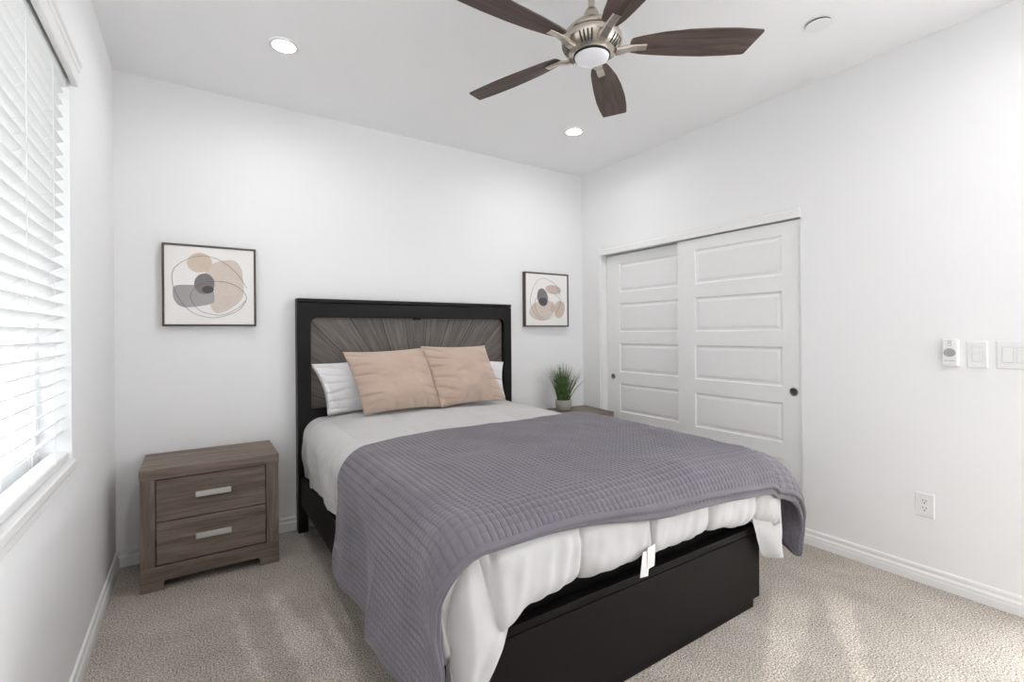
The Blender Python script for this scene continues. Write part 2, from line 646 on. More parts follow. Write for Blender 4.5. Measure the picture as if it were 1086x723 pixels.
# sliding closet doors with five recessed panels
def panel_door(name, y0, y1, xf, py0, py1, pull_y, pull_z):
    """front face at x = xf, facing -x"""
    b = NB()
    z0, z1 = 0.012, CZ - 0.012
    tops = [1.873, 1.523, 1.173, 0.823, 0.473]
    hgt = 0.250
    zs = [z0]
    for tp in reversed(tops):
        zs += [tp - hgt, tp]
    zs.append(z1)
    vc = {}

    def V(x_, y_, z_):
        k = (round(x_, 5), round(y_, 5), round(z_, 5))
        if k not in vc:
            vc[k] = b.verts.new(k)
        return vc[k]

    def Q(*p):
        b.faces.new([V(*q) for q in p])
    ys = [y0, py0, py1, y1]
    for i in range(3):
        for j in range(len(zs) - 1):
            a0, a1, c0, c1 = ys[i], ys[i + 1], zs[j], zs[j + 1]
            if i == 1 and j % 2 == 1:
                loops = [(0, 0.0), (0.006, 0.009), (0.016, 0.010), (0.034, 0.004)]
                for (i0, d0), (i1, d1) in zip(loops, loops[1:]):
                    o_ = [(xf + d0, a0 + i0, c0 + i0), (xf + d0, a1 - i0, c0 + i0), (xf + d0, a1 - i0, c1 - i0), (xf + d0, a0 + i0, c1 - i0)]
                    n_ = [(xf + d1, a0 + i1, c0 + i1), (xf + d1, a1 - i1, c0 + i1), (xf + d1, a1 - i1, c1 - i1), (xf + d1, a0 + i1, c1 - i1)]
                    for k in range(4):
                        l = (k + 1) % 4
                        Q(o_[k], o_[l], n_[l], n_[k])
                Q(*n_)
            else:
                Q((xf, a0, c0), (xf, a1, c0), (xf, a1, c1), (xf, a0, c1))
    xb = xf + 0.035
    Q((xb, y0, z0), (xb, y0, z1), (xb, y1, z1), (xb, y1, z0))
    for j in range(len(zs) - 1):
        for yy in (y0, y1):
            Q((xf, yy, zs[j]), (xf, yy, zs[j + 1]), (xb, yy, zs[j + 1]), (xb, yy, zs[j]))
    for i in range(3):
        for zz in (z0, z1):
            Q((xf, ys[i], zz), (xf, ys[i + 1], zz), (xb, ys[i + 1], zz), (xb, ys[i], zz))
    bmesh.ops.remove_doubles(b, verts=b.verts, dist=1e-5)
    d = struct(name, b, 'door_paint')
    c = NB()
    lathe(c, [(0.0255, -0.001), (0.0275, 0.0015), (0.0265, 0.003), (0.0225, 0.003), (0.0215, 0.001)], 32, False, False, 0)
    lathe(c, [(0.0216, 0.0011), (0.020, 0.0004), (0.001, 0.0002)], 32, False, True, 1)
    pl_ = obj('pull', c, ['chrome', 'pull_cup'], d, (xf - 0.0012, pull_y, pull_z), (0, -PI / 2, 0), smooth=True)
    pl_['label'] = 'round dark finger pull'
    return d


panel_door('door_1', -1.952, -1.062, W + 0.014, -1.838, -1.206, -1.903, 0.898)
panel_door('door_2', -1.150, -0.260, W + 0.062, -1.040, -0.412, -0.335, 0.880)

# window: frame, pane, sill and apron
b = NB()
XF0, XF1 = -0.135, -0.085
ring_prism(b, [(WY0, WZ0), (WY1, WZ0), (WY1, WZ1), (WY0, WZ1)], [(WY0 + 0.05, WZ0 + 0.05), (WY1 - 0.05, WZ0 + 0.05), (WY1 - 0.05, WZ1 - 0.05), (WY0 + 0.05, WZ1 - 0.05)], 'x', XF0, XF1)
box(b, XF0 + 0.005, XF1 - 0.005, -1.91, -1.86, WZ0 + 0.05, WZ1 - 0.05)
win = struct('window_1', b, 'vinyl')
struct('window_pane', bx(-0.112, -0.108, WY0 + 0.05, WY1 - 0.05, WZ0 + 0.05, WZ1 - 0.05), 'window_glass', win)
b = NB()
prism(b, [(-0.085, 0.818), (0.009, 0.818), (0.012, 0.822), (0.012, 0.832), (0.009, 0.836), (-0.085, 0.836)], 'y', WY0 + 0.001, WY1 - 0.001)
box(b, 0.0, 0.012, WY1 - 0.001, WY1 + 0.010, 0.818, 0.836)
box(b, 0.0, 0.012, WY0 - 0.010, WY0 + 0.001, 0.818, 0.836)
prism(b, [(0, 0.776), (0.004, 0.776), (0.007, 0.781), (0.007, 0.800), (0.009, 0.806), (0.009, 0.818), (0, 0.818)], 'y', WY0 - 0.012, WY1 + 0.012)
struct('window_sill', b, 'trim_paint', win, bevel=0.001)

# ------------------------------------------------------------------ bed
XC = 1.735
bed = thing('bed', 'black wooden bed with grey sunburst veneer headboard and plinth footboard', 'bed', (XC, 0, 0))
hl, hr = 0.913 - XC, 2.552 - XC
b = NB()
HOLE = rrect(hl + 0.082, hr - 0.072, 0.79, 1.386, (0.01, 0.01, 0.045, 0.045), 8)
ring_prism(b, rrect(hl, hr, 0.20, 1.480, (0.001,) * 4, 8), HOLE, 'y', -0.098, -0.022)
headboard = obj('headboard', b, 'black_lacquer', bed, bevel=0.006, segs=3)
b = NB()
prism(b, rrect(hl, hr, 1.482, 1.507, 0.004, 3), 'y', -0.1, -0.020)
obj('cap_rail', b, 'black_lacquer', headboard, bevel=0.005, segs=3)
b = bx(hl + 0.05, hr - 0.05, -0.060, -0.040, 0, 0.80)
obj('veneer_panel', b, 'sunburst_veneer', headboard, (0, 0, 0.60))
headboard.children[-1]['label'] = 'grey sunburst veneer panel'
lt = obj('headboard_light', bx(-0.028, 0.028, -0.09, -0.065, 1.374, 1.388), 'void_black', headboard, bevel=0.004)
for s in (-1, 1):
    e = hl + 0.03 if s < 0 else hr - 0.03
    obj('leg', bx(e - 0.03, e + 0.03, -0.094, -0.026, 0, 0.2005), 'black_lacquer', bed, bevel=0.004)
    e = 0.927 - XC if s < 0 else 2.538 - XC
    b = bx(e, e - s * 0.024, -2.150, -0.1, 0.185, 0.366)
    obj('side_rail', b, 'black_brown', bed, bevel=0.003)
fl_, fr_ = 0.925 - XC, 2.536 - XC
b = NB()
box(b, fl_, fr_, -2.186, -2.15, 0.052, 0.348)
box(b, fl_, fr_, -2.180, -2.15, 0.348, 0.353)
box(b, fl_, fr_, -2.185, -2.15, 0.353, 0.380)
obj('footboard', b, 'black_brown', bed, bevel=0.0015)
obj('plinth', bx(fl_ + 0.024, fr_ - 0.022, -2.168, -2.10, 0, 0.0525), 'black_brown', bed)
b = NB()
for k in range(9):
    yk = -0.25 - k * 0.22
    box(b, 0.952 - XC, 2.513 - XC, yk - 0.05, yk + 0.05, 0.26, 0.282)
obj('slats', b, 'black_brown', bed)

b = NB()
prism(b, rrect(0.965, 2.505, -2.115, -0.115, 0.06, 6), 'z', 0.284, 0.66)
tag(obj('mattress', b, 'mattress_black', bevel=0.03, segs=4), 'black sided mattress seen between comforter and footboard', 'mattress')


# ---- cloth profile: integrate a turning path -> (horizontal, drop)
def path(segs, ds=0.002):
    h, d, a = [0.0], [0.0], 0.0
    for L, turn in segs:
        n = max(1, int(round(L / ds)))
        for i in range(n):
            a += turn / n
            h.append(h[-1] + math.cos(a) * L / n)
            d.append(d[-1] + math.sin(a) * L / n)
    tot = sum(L for L, _ in segs)
    return np.linspace(0, tot, len(h)), np.array(h), np.array(d), tot


WHALF = 0.800
RS = 0.11
SIDE = path([(WHALF - RS, 0.0), (RS * PI / 2, PI / 2), (0.9, 0.0)])
S1 = WHALF - RS + RS * PI / 2
YHEAD = -0.13
YFOOT = -2.235
RF = 0.125
FLAT = (-YFOOT + YHEAD) - RF
FOOT = path([(FLAT, 0.0), (RF * PI / 2, PI / 2), (0.045, 0.0), (0.050 * 2.9, 2.9), (0.05, 0.2)])
F1 = FLAT + RF * PI / 2
CELL = 0.335


def steady(N, A, B):
    """where both drops meet at a foot corner the sheet hangs plumb: give it one outward direction"""
    w = (sstep(0.03, 0.16, np.abs(A) - S1) * sstep(F1 - 0.22, F1 - 0.08, B))[..., None]
    out = np.stack([np.sign(A) * 0.8, np.full_like(A, -0.6), np.zeros_like(A)], -1)
    N = N * (1 - w) + out * w
    return N / np.maximum(np.linalg.norm(N, axis=-1, keepdims=True), 1e-9)


def duvet_surface(A, B, puff=1.0, flare=None, lift=0.0):
    """A: signed arclength across, B: arclength from head; returns points and normals"""
    s = np.abs(A)
    hx = np.interp(s, SIDE[0], SIDE[1])
    dx = np.interp(s, SIDE[0], SIDE[2])
    hy = np.interp(B, FOOT[0], FOOT[1])
    dy = np.interp(B, FOOT[0], FOOT[2])
    low = sstep(0.3, 0.9, B)
    top = 0.722 + (0.034 - 0.024 * low) * (1 - np.clip(hx / WHALF, 0, 1) ** 2.2) - 0.010 * low - 0.014 * sstep(1.2, 2.0, B)
    top = top + 0.005 * vnoise(A * 3, B * 3, 3)
    # the bedding lies a little further over the right side towards the foot
    k = np.where(A > 0, np.interp(B, [0.0, 0.7, 1.25, 2.2], [1.01, 1.02, 1.06, 1.03]), np.interp(B, [0, 0.3, 1.2, 2.2], [0.99, 1.015, 1.0, 0.985]))
    X = XC + np.sign(A) * hx * k
    Y = YHEAD - hy
    Z = top - dx - dy
    if flare is not None:
        X = X + flare
    P = np.stack([X, Y, Z], -1)
    N = normals(P)
    if N[N.shape[0] // 2, N.shape[1] // 4, 2] < 0:
        N = -N
    N = steady(N, A, B)
    amp = 0.009 + 0.014 * sstep(1.85, 2.12, B)
    cell = (np.abs(np.sin(PI * A / CELL)) * np.abs(np.sin(PI * (B - F1 + 0.02) / CELL))) ** 0.3
    edgefade = np.abs(np.sin(PI * A / CELL)) ** 0.3
    w = sstep(F1 - 0.14, F1 - 0.02, B)
    cell = cell * (1 - w) + edgefade * w
    # stitched seams pull narrow creases into the filling
    da = (np.abs((A / CELL + 0.5) % 1.0 - 0.5)) * CELL
    crease = np.exp(-(da / 0.010) ** 2)
    P = P + N * (amp * (cell * puff + 0.95 * (1 - puff)) - 0.007 * puff * crease * sstep(1.6, 2.0, B) + lift)[..., None]
    return P, N


# ---- comforter
ns, nb = 330, 350
a = np.linspace(-1.093, 1.10, ns)
bb = np.linspace(0.0, FOOT[3], nb)
A, B = np.meshgrid(a, bb, indexing='ij')
drop = np.clip(np.abs(A) - S1, 0, None)
flare = np.sign(A) * 0.012 * sstep(0, 0.1, drop) * vnoise(B * 8, A * 2, 5)
flare = flare - np.sign(A) * 0.02 * sstep(0.1, 0.24, drop)
P, N = duvet_surface(A, B, 1.0, flare)
wr = 0.0016 * vnoise(A * 26, B * 26, 21) + 0.0022 * vnoise(A * 11 + B * 5, B * 13, 22)
side = sstep(S1 - 0.15, S1, np.abs(A)) + 1.2 * sstep(F1 - 0.1, F1 + 0.02, B)
# creases radiating from the seams of the foot roll
rad_ = (np.abs(((A / CELL + 0.5) % 1.0) - 0.5))
wr = wr * (0.3 + side) + np.where(B > F1 - 0.05, 0.0075 * vnoise(A * 30 + B * 8, B * 5, 23) * (1 - rad_), 0.004 * side * vnoise(B * 26 + A * 4, A * 5, 24))
P = P + N * wr[..., None]
# the two corners of the hem do not hang below the frame: they are gathered into the flaps
P[..., 2] = np.where((drop > 0) & (B > F1 - 0.25), np.maximum(P[..., 2], np.where(A < 0, 0.24, 0.40 + 0.03 * sstep(F1 - 0.1, F1 + 0.1, B))), P[..., 2])
# the left end of the foot roll sags and folds into a lump
foot = sstep(F1 - 0.02, F1 + 0.10, B)
P[..., 2] -= foot * 0.014
lump = np.exp(-((P[..., 0] - 1.10) / 0.06) ** 2)
P[..., 2] -= foot * 0.040 * lump
P[..., 1] -= foot * 0.022 * lump
inn = sstep(1.085, 1.02, P[..., 0]) * (A < 0)
P[..., 1] += sstep(F1 - 0.10, F1 + 0.02, B) * 0.075 * inn
lumpr = np.exp(-((P[..., 0] - 2.58) / 0.06) ** 2)
P[..., 1] -= foot * 0.030 * lumpr
P[..., 2] += foot * 0.020 * lumpr
P[..., 2] -= 0.03 * sstep(2.1, 2.45, P[..., 0]) * foot
P[..., 2] += 0.012 * sstep(0.1, 0.22, drop) * vnoise(B * 12, A * 0, 31)
parts = [(P, np.stack([A, B], -1))]


def flap(curve_l, curve_r, yfun, n=60, mm=60):
    """a hanging corner of the comforter, swept between two x-z edge curves"""
    v = np.linspace(0, 1, mm)

    def ev(c):
        c = np.array(c)
        t_ = np.linspace(0, 1, len(c))
        xs = np.interp(v, t_, c[:, 0])
        zs = np.interp(v, t_, c[:, 1])
        k = np.ones(9) / 9
        pad = lambda q: np.convolve(np.pad(q, 4, mode='edge'), k, 'valid')
        xs2, zs2 = pad(xs), pad(zs)
        xs2[0], zs2[0], xs2[-1], zs2[-1] = xs[0], zs[0], xs[-1], zs[-1]
        return xs2, zs2
    lx, lz = ev(curve_l)
    rx, rz = ev(curve_r)
    u = np.linspace(0, 1, n)
    U, V = np.meshgrid(u, v, indexing='ij')
    X = lx[None] * (1 - U) + rx[None] * U
    Z = lz[None] * (1 - U) + rz[None] * U
    Y = yfun(U, V, X, Z)
    return np.stack([X, Y, Z], -1), np.stack([X, Z], -1)


def yl(U, V, X, Z):
    wrap = 0.16 * np.clip((1.005 - X) / 0.085, 0, 1) ** 2.2
    return -2.215 - 0.022 * np.sin(V * 1.9) + wrap + 0.035 * sstep(0.75, 1.0, U) * sstep(0.6, 0.3, V) - 0.022 * np.sin(PI * U) * sstep(0, 0.3, V) + 0.014 * np.sin(U * 9 + V * 3) * V + 0.005 * vnoise(X * 18 + Z * 5, Z * 12, 41) - 0.01 * V


parts.append(flap([(0.935, 0.645), (0.915, 0.45), (0.915, 0.30), (0.935, 0.15)],
                  [(1.060, 0.640), (1.10, 0.52), (1.15, 0.44), (1.085, 0.365), (1.03, 0.28), (0.985, 0.17)], yl))


def yr(U, V, X, Z):
    wrap = 0.14 * np.clip((X - 2.62) / 0.09, 0, 1) ** 2.0
    return -2.225 + wrap - 0.030 * np.sin(PI * U) + 0.012 * np.sin(U * 8 + V * 2) * V + 0.006 * vnoise(X * 16 + Z * 6, Z * 14, 43)


parts.append(flap([(2.40, 0.53), (2.43, 0.42), (2.46, 0.335), (2.50, 0.262), (2.545, 0.235)],
                  [(2.62, 0.56), (2.66, 0.50), (2.675, 0.42), (2.685, 0.33), (2.66, 0.262)], yr))
duvet = tag(obj('comforter', join_meshes('comforter', parts), 'comforter_cloth'), 'puffy light grey quilted comforter spread over the bed', 'comforter')
b = NB()
box(b, -0.021, 0.021, -0.0008, 0.0008, -0.062, 0.02)
tg = obj('care_tag', b, 'tag_white', duvet, (1.708, -2.262, 0.500), (0.10, -0.06, 0.05))
tg['label'] = 'white cloth care tag'
tg2 = obj('care_tag', bx(-0.020, 0.020, -0.0008, 0.0008, -0.060, 0.03), 'tag_white', duvet, (1.684, -2.258, 0.474), (0.06, 0.10, 0.0))
tg2['label'] = 'white cloth care tag'

# ---- throw blanket folded double, quilted in small squares
QC = 0.0225
aL, aR = -1.235, 1.215


def throw_layer(na, nbb, lift, grow_foot, trim_left, trim_right, trim_head):
    l0, l1 = aL + trim_left, aR - trim_right
    a = np.linspace(l0, l1, na)
    t = np.linspace(0, 1, nbb)
    A, Tt = np.meshgrid(a, t, indexing='ij')
    b0 = np.interp(A, [-1.24, -0.86, -0.69, -0.52, -0.25, 0, 0.83, 1.19], [1.075, 1.065, 1.03, 0.975, 0.965, 0.96, 0.88, 0.86]) + trim_head
    kk = np.ones(41) / 41
    b0l = np.convolve(np.pad(b0[:, 0], 20, mode='edge'), kk, 'valid')
    b0 = np.repeat(b0l[:, None], nbb, 1)
    b1 = F1 - 0.066 + 0.030 * sstep(-0.5, 0.3, A) + 0.030 * sstep(0.1, 0.9, A) + 0.005 * vnoise(A * 3, A * 0, 61) + grow_foot * sstep(-0.55, 0.15, A)
    B = b0 + (b1 - b0) * Tt
    A = np.where(A > S1, A - (A - S1) * 0.24 * sstep(0.90, 1.0, Tt) ** 2, A)
    drop = np.clip(np.abs(A) - S1, 0, None)
    dn = drop / 0.35
    fl_l = np.interp(B, [1.0, 1.2, 1.48, 1.56, 1.63, 1.74, 1.90, 2.1], [0.035, 0.028, 0.002, 0.004, 0.050, 0.040, 0.012, 0.006])
    fl_l = -(fl_l * np.clip(dn, 0, 1.2) ** 1.1 + 0.006 * np.clip(dn, 0, 1) * np.sin(B * 21 + 0.6))
    fl_r = 0.02 * dn + (0.35 * sstep(1.3, 1.7, B) + 0.65 * sstep(1.75, 2.02, B)) * (0.19 * (1 - np.exp(-np.clip(A - S1 + 0.09, 0, None) / 0.055)) - 0.04 * sstep(0.12, 0.32, drop)) + 0.008 * dn * np.sin(B * 14)
    flare = np.where(A < 0, fl_l * (drop > 0), fl_r * (A > 0))
    P, N = duvet_surface(A, B, 0.0, flare, 0.0)
    N = normals(P)
    if N[na // 2, nbb // 2, 2] < 0:
        N = -N
    for ax_, k_ in ((0, na // 24), (1, nbb // 14)):      # soften the lift direction round the corners
        cs = np.cumsum(np.pad(N, [(k_ + 1, k_) if i_ == ax_ else (0, 0) for i_ in range(3)], mode='edge'), axis=ax_)
        N = np.take(cs, np.arange(2 * k_ + 1, cs.shape[ax_]), ax_) - np.take(cs, np.arange(0, cs.shape[ax_] - 2 * k_ - 1), ax_)
    N = N / np.maximum(np.linalg.norm(N, axis=-1, keepdims=True), 1e-9)
    N = steady(N, A, B)
    edge = np.minimum(np.minimum(a[:, None] - l0, l1 - a[:, None]), np.minimum(B - b0, b1 - B))
    qa = np.abs(np.sin(PI * A / QC))
    qb = np.abs(np.sin(PI * B / QC))
    wl = 0.8 * sstep(0.1, -0.45, A + 0.45 * sstep(1.45, 2.05, B) * (A > -0.95))
    quilt = (0.0066 + 0.001 * wl) * qa ** 0.5 * (qb ** 0.65 * (1 - wl) + wl)
    border = sstep(0.016, 0.010, edge)
    quilt = quilt * (1 - border) + border * 0.0055 * np.sqrt(np.clip(1 - ((edge - 0.006) / 0.0075) ** 2, 0, 1))
    soft = 0.005 * vnoise(A * 5, B * 5, 71) + 0.0025 * vnoise(A * 13, B * 12, 72)
    # lengthwise puckers over the left edge
    soft = soft + 0.006 * sstep(-0.55, -0.95, A) * (vnoise(B * 9 + A * 3, A * 2, 75))
    P = P + N * (lift + soft + quilt)[..., None]
    return P, np.stack([A, B], -1)


tl = [throw_layer(860, 430, 0.023, 0.0, 0.0, 0.0, 0.0), throw_layer(520, 270, 0.010, 0.022, 0.012, 0.030, 0.02)]
thr = tag(obj('throw_blanket', join_meshes('throw_blanket', tl), 'throw_cloth'), 'purple grey quilted throw blanket folded double across the foot of the bed', 'blanket')
sm = thr.modifiers.new('thickness', 'SOLIDIFY')
sm.thickness, sm.offset = 0.006, -1
for P_, _ in tl:
    n_, m_ = P_.shape[:2]
    lp = np.concatenate([P_[::6, 0], P_[-1, ::6], P_[::-1, -1][::6], P_[0, ::-1][::6]])
    keep = [lp[0]]
    for q_ in lp[1:]:
        if np.linalg.norm(q_ - keep[-1]) > 0.008:
            keep.append(q_)
    if np.linalg.norm(keep[0] - keep[-1]) < 0.006:
        keep.pop()
    obj('piping', tube(NB(), [tuple(q_) for q_ in keep], 0.0052, 7, True), 'throw_cloth', thr, smooth=True)


# ---- cushions and pillows
def pillow(name, corners, thick, mat, label, cat, group, seed, pinch=0.10, wrinkle=1.0, n=90, power=0.62, wr_left=1.0, cuff=0.0):
    """corners: world BL, BR, TR, TL of the pillow's mid plane"""
    c = [np.array(q, float) for q in corners]
    nrm = np.cross(c[1] - c[0], c[3] - c[0])
    nrm /= np.linalg.norm(nrm)
    u = np.linspace(-1, 1, n)
    U, V = np.meshgrid(u, u, indexing='ij')
    sheets = []
    for side in (1, -1):
        Un = U * (1 - pinch * (1 - V ** 2) * np.abs(U) ** 3 * 0.55)
        Vn = V * (1 - pinch * (1 - U ** 2) * np.abs(V) ** 3 * 0.55)
        s_, t_ = (Un + 1) / 2, (Vn + 1) / 2
        Q = ((1 - s_) * (1 - t_))[..., None] * c[0] + (s_ * (1 - t_))[..., None] * c[1] + (s_ * t_)[..., None] * c[2] + ((1 - s_) * t_)[..., None] * c[3]
        prof = (np.clip(1 - U ** 2, 0, 1) * np.clip(1 - V ** 2, 0, 1)) ** power
        if cuff:
            open_ = (np.clip(1 - np.clip(U, 0, 1) ** 2, 0, 1) * np.clip(1 - V ** 2, 0, 1)) ** power
            prof = prof + (np.minimum(open_, cuff) - prof).clip(0, 1) * sstep(0.0, -0.8, U)
        hgt = thick / 2 * prof * (1.0 + 0.22 * vnoise(U * 2 + 5, V * 2, seed))
        if side == 1:
            # pulled creases running in from the seams
            l = sstep(-0.35, -0.98, U) * wr_left + 0.45 * sstep(0.35, 0.98, U)
            ph = V * 20 + 2.2 * vnoise(U * 2, V * 3, seed + 1) + U * 2.5
            cre = np.clip(np.sin(ph), 0, 1) ** 2 * (0.4 + 0.6 * np.abs(vnoise(U * 1.5, V * 5, seed + 2)))
            bt = sstep(-0.55, -0.98, V)
            ph2 = U * 13 + 2 * vnoise(U * 3, V * 2, seed + 4)
            cre2 = np.clip(np.sin(ph2), 0, 1) ** 2
            hgt = hgt - wrinkle * (0.025 * l * cre * (1 - U ** 2) ** 0.25 + 0.006 * bt * cre2 * (1 - V ** 2) ** 0.25) + wrinkle * 0.0012 * vnoise(U * 7 + V * 2, V * 9 - U * 3, seed + 3) * prof
        sheets.append(Q + side * hgt[..., None] * nrm)
    Pf, Pb = sheets
    loop = np.concatenate([Pf, Pb[:, ::-1][:, 1:]], 1)
    uv = np.stack(np.meshgrid(np.linspace(0, 0.5, loop.shape[0]), np.linspace(0, 1.0, loop.shape[1]), indexing='ij'), -1)
    me = grid_mesh(name, loop, uv)
    o_ = obj(name, me, mat)
    wd_ = o_.modifiers.new('weld', 'WELD')
    wd_.merge_threshold = 0.0006
    return tag(o_, label, cat, group)


pillow('bed_pillow', [(1.075, -0.205, 0.755), (1.72, -0.19, 0.76), (1.72, -0.135, 1.13), (0.985, -0.15, 1.085)], 0.14, 'pillow_white',
       'white bed pillow at left against the headboard behind the beige cushion', 'pillow', 'white bed pillows', 5, 0.16, 0.7, cuff=0.35)
pillow('bed_pillow', [(1.745, -0.19, 0.765), (2.43, -0.19, 0.755), (2.445, -0.14, 1.04), (1.76, -0.13, 1.13)], 0.13, 'pillow_white',
       'white bed pillow at right mostly hidden behind the beige cushion', 'pillow', 'white bed pillows', 9, 0.12, 1.3)
pillow('throw_cushion', [(1.240, -0.420, 0.772), (1.775, -0.430, 0.776), (1.708, -0.280, 1.178), (1.150, -0.272, 1.160)], 0.185, 'cushion_beige',
       'left beige square cushion leaning on the white pillow', 'cushion', 'beige square cushions', 13, 0.10, 1.7)
pillow('throw_cushion', [(1.745, -0.452, 0.776), (2.290, -0.415, 0.776), (2.190, -0.275, 1.180), (1.665, -0.300, 1.188)], 0.185, 'cushion_beige',
       'right beige square cushion overlapping the edge of the left one', 'cushion', 'beige square cushions', 17, 0.10, 1.7)


# ------------------------------------------------------------------ nightstands
def nightstand(label, loc, rotz):
    t = thing('nightstand', label, 'nightstand', loc, rotz, 'two drawer nightstands beside the bed')
    w, d, h = 0.62, 0.405, 0.608
    hw = w / 2
    # origin: centre of the footprint; front is -y
    y0, y1 = -d / 2, d / 2
    obj('top', bx(-hw - 0.002, hw + 0.002, y0 - 0.004, y1, h - 0.052, h), 'driftwood_x', t, bevel=0.002)
    b = NB()
    box(b, -hw, -hw + 0.018, y0 + 0.02, y1, 0.02, h - 0.0525)
    box(b, hw - 0.018, hw, y0 + 0.02, y1, 0.02, h - 0.0525)
    box(b, -hw + 0.018, hw - 0.018, y1 - 0.012, y1, 0.03, h - 0.0525)
    box(b, -hw + 0.018, hw - 0.018, y0 + 0.03, y1 - 0.012, 0.10, 0.118)
    obj('carcass', b, 'driftwood_y', t)
    for s in (-1, 1):
        a0, a1 = s * hw, s * (hw - 0.062)
        obj('stile', bx(a0, a1, y0, y0 + 0.02, 0.121, h - 0.0525), 'driftwood_z', t, bevel=0.0012)
    fw_ = 0.094
    P_ = [(-hw, 0), (-hw + fw_, 0), (-hw + fw_, 0.036), (-hw + fw_ + 0.010, 0.046), (hw - fw_ - 0.010, 0.046), (hw - fw_, 0.036), (hw - fw_, 0), (hw, 0), (hw, 0.1205), (-hw, 0.1205)]
    obj('apron', prism(NB(), P_, 'y', y0, y0 + 0.0199), 'driftwood_x', t, bevel=0.0012)
    for z0 in (0.126, 0.341):
        dr = obj('drawer', bx(-hw + 0.066, hw - 0.066, y0 + 0.003, y0 + 0.024, z0, z0 + 0.210), 'driftwood_x', t, bevel=0.002)
        b = NB()
        zc = z0 + 0.115
        box(b, -0.079, 0.079, y0 - 0.022, y0 - 0.012, zc - 0.014, zc + 0.014)
        for s in (-1, 1):
            box(b, s * 0.06 - 0.005, s * 0.06 + 0.005, y0 - 0.0125, y0 + 0.004, zc - 0.006, zc + 0.006)
        hd = obj('handle', b, 'brushed_silver', dr, bevel=0.0012)
        hd['label'] = 'silver bar handle'
    return t


nightstand('grey brown wooden nightstand with two drawers left of the bed', (0.446, -0.2285, 0), 0.0)
nightstand('grey brown nightstand under the potted grass right of the bed', (3.005, -0.285, 0), math.radians(-6.5))

# ------------------------------------------------------------------ potted grass
PX, PY, PZ = 3.005, -0.215, 0.608
pt = thing('potted_grass', 'small green faux grass in a grey concrete pot on the nightstand', 'plant', (PX, PY, PZ))
b = lathe(NB(), [(0.054, 0), (0.060, 0.004), (0.068, 0.05), (0.070, 0.088), (0.066, 0.090), (0.064, 0.086), (0.062, 0.074)], 40, True, False)
obj('pot', b, 'concrete', pt, smooth=True)
obj('soil', lathe(NB(), [(0.063, 0.070), (0.0635, 0.076), (0.03, 0.080)], 32), 'soil', pt)
b = NB()
rg = random.Random(3)
for k in range(270):
    a = rg.uniform(0, 2 * PI)
    rad = 0.048 * math.sqrt(rg.random())
    lean = (0.06 + 0.55 * (rad / 0.048) ** 2 * rg.uniform(0.4, 1.1)) * (1.25 if rg.random() < 0.12 else 1)
    L = rg.uniform(0.23, 0.35) * (1 - 0.12 * lean)
    a2 = a + rg.uniform(-0.5, 0.5)
    if math.sin(a2) > 0.2:
        lean *= 0.55
    d = Vector((math.cos(a2), math.sin(a2), 0))
    p0 = Vector((rad * math.cos(a), rad * math.sin(a), 0.074))
    sd = Vector((-math.sin(a2 + rg.uniform(-1, 1)), math.cos(a2), 0)).normalized()
    w_ = rg.uniform(0.0019, 0.0036)
    prev = None
    for i in range(7):
        q = i / 6
        an = lean * (0.65 + 0.7 * q)
        p = p0 + d * (math.sin(an) * L * q) + Vector((0, 0, math.cos(an) * L * q))
        ww = w_ * (1 - q ** 2 * 0.92)
        cur = (b.verts.new(p - sd * ww), b.verts.new(p + d * ww * 0.35), b.verts.new(p + sd * ww))
        if prev:
            b.faces.new((prev[0], prev[1], cur[1], cur[0]))
            b.faces.new((prev[1], prev[2], cur[2], cur[1]))
        prev = cur
obj('grass', b, 'grass_blade', pt, smooth=True)


# ------------------------------------------------------------------ framed art
def smooth_loop(pts, n=10, closed=True):
    P_ = [Vector((p[0], p[1], 0)) for p in pts]
    N_ = len(P_)
    out = []
    for i in range(N_ if closed else N_ - 1):
        g = (lambda k: P_[k % N_]) if closed else (lambda k: P_[min(max(k, 0), N_ - 1)])
        p0, p1, p2, p3 = g(i - 1), g(i), g(i + 1), g(i + 2)
        for k in range(n):
            t_ = k / n
            out.append(0.5 * ((2 * p1) + (p2 - p0) * t_ + (2 * p0 - 5 * p1 + 4 * p2 - p3) * t_ ** 2 + (3 * p1 - p0 - 3 * p2 + p3) * t_ ** 3))
    if not closed:
        out.append(P_[-1])
    return [(p.x, p.y) for p in out]


def ell(cx, cy, rx, ry, rot=0, n=14):
    return [(cx + rx * math.cos(a) * math.cos(rot) - ry * math.sin(a) * math.sin(rot), cy + rx * math.cos(a) * math.sin(rot) + ry * math.sin(a) * math.cos(rot)) for a in [2 * PI * i / n for i in range(n)]]


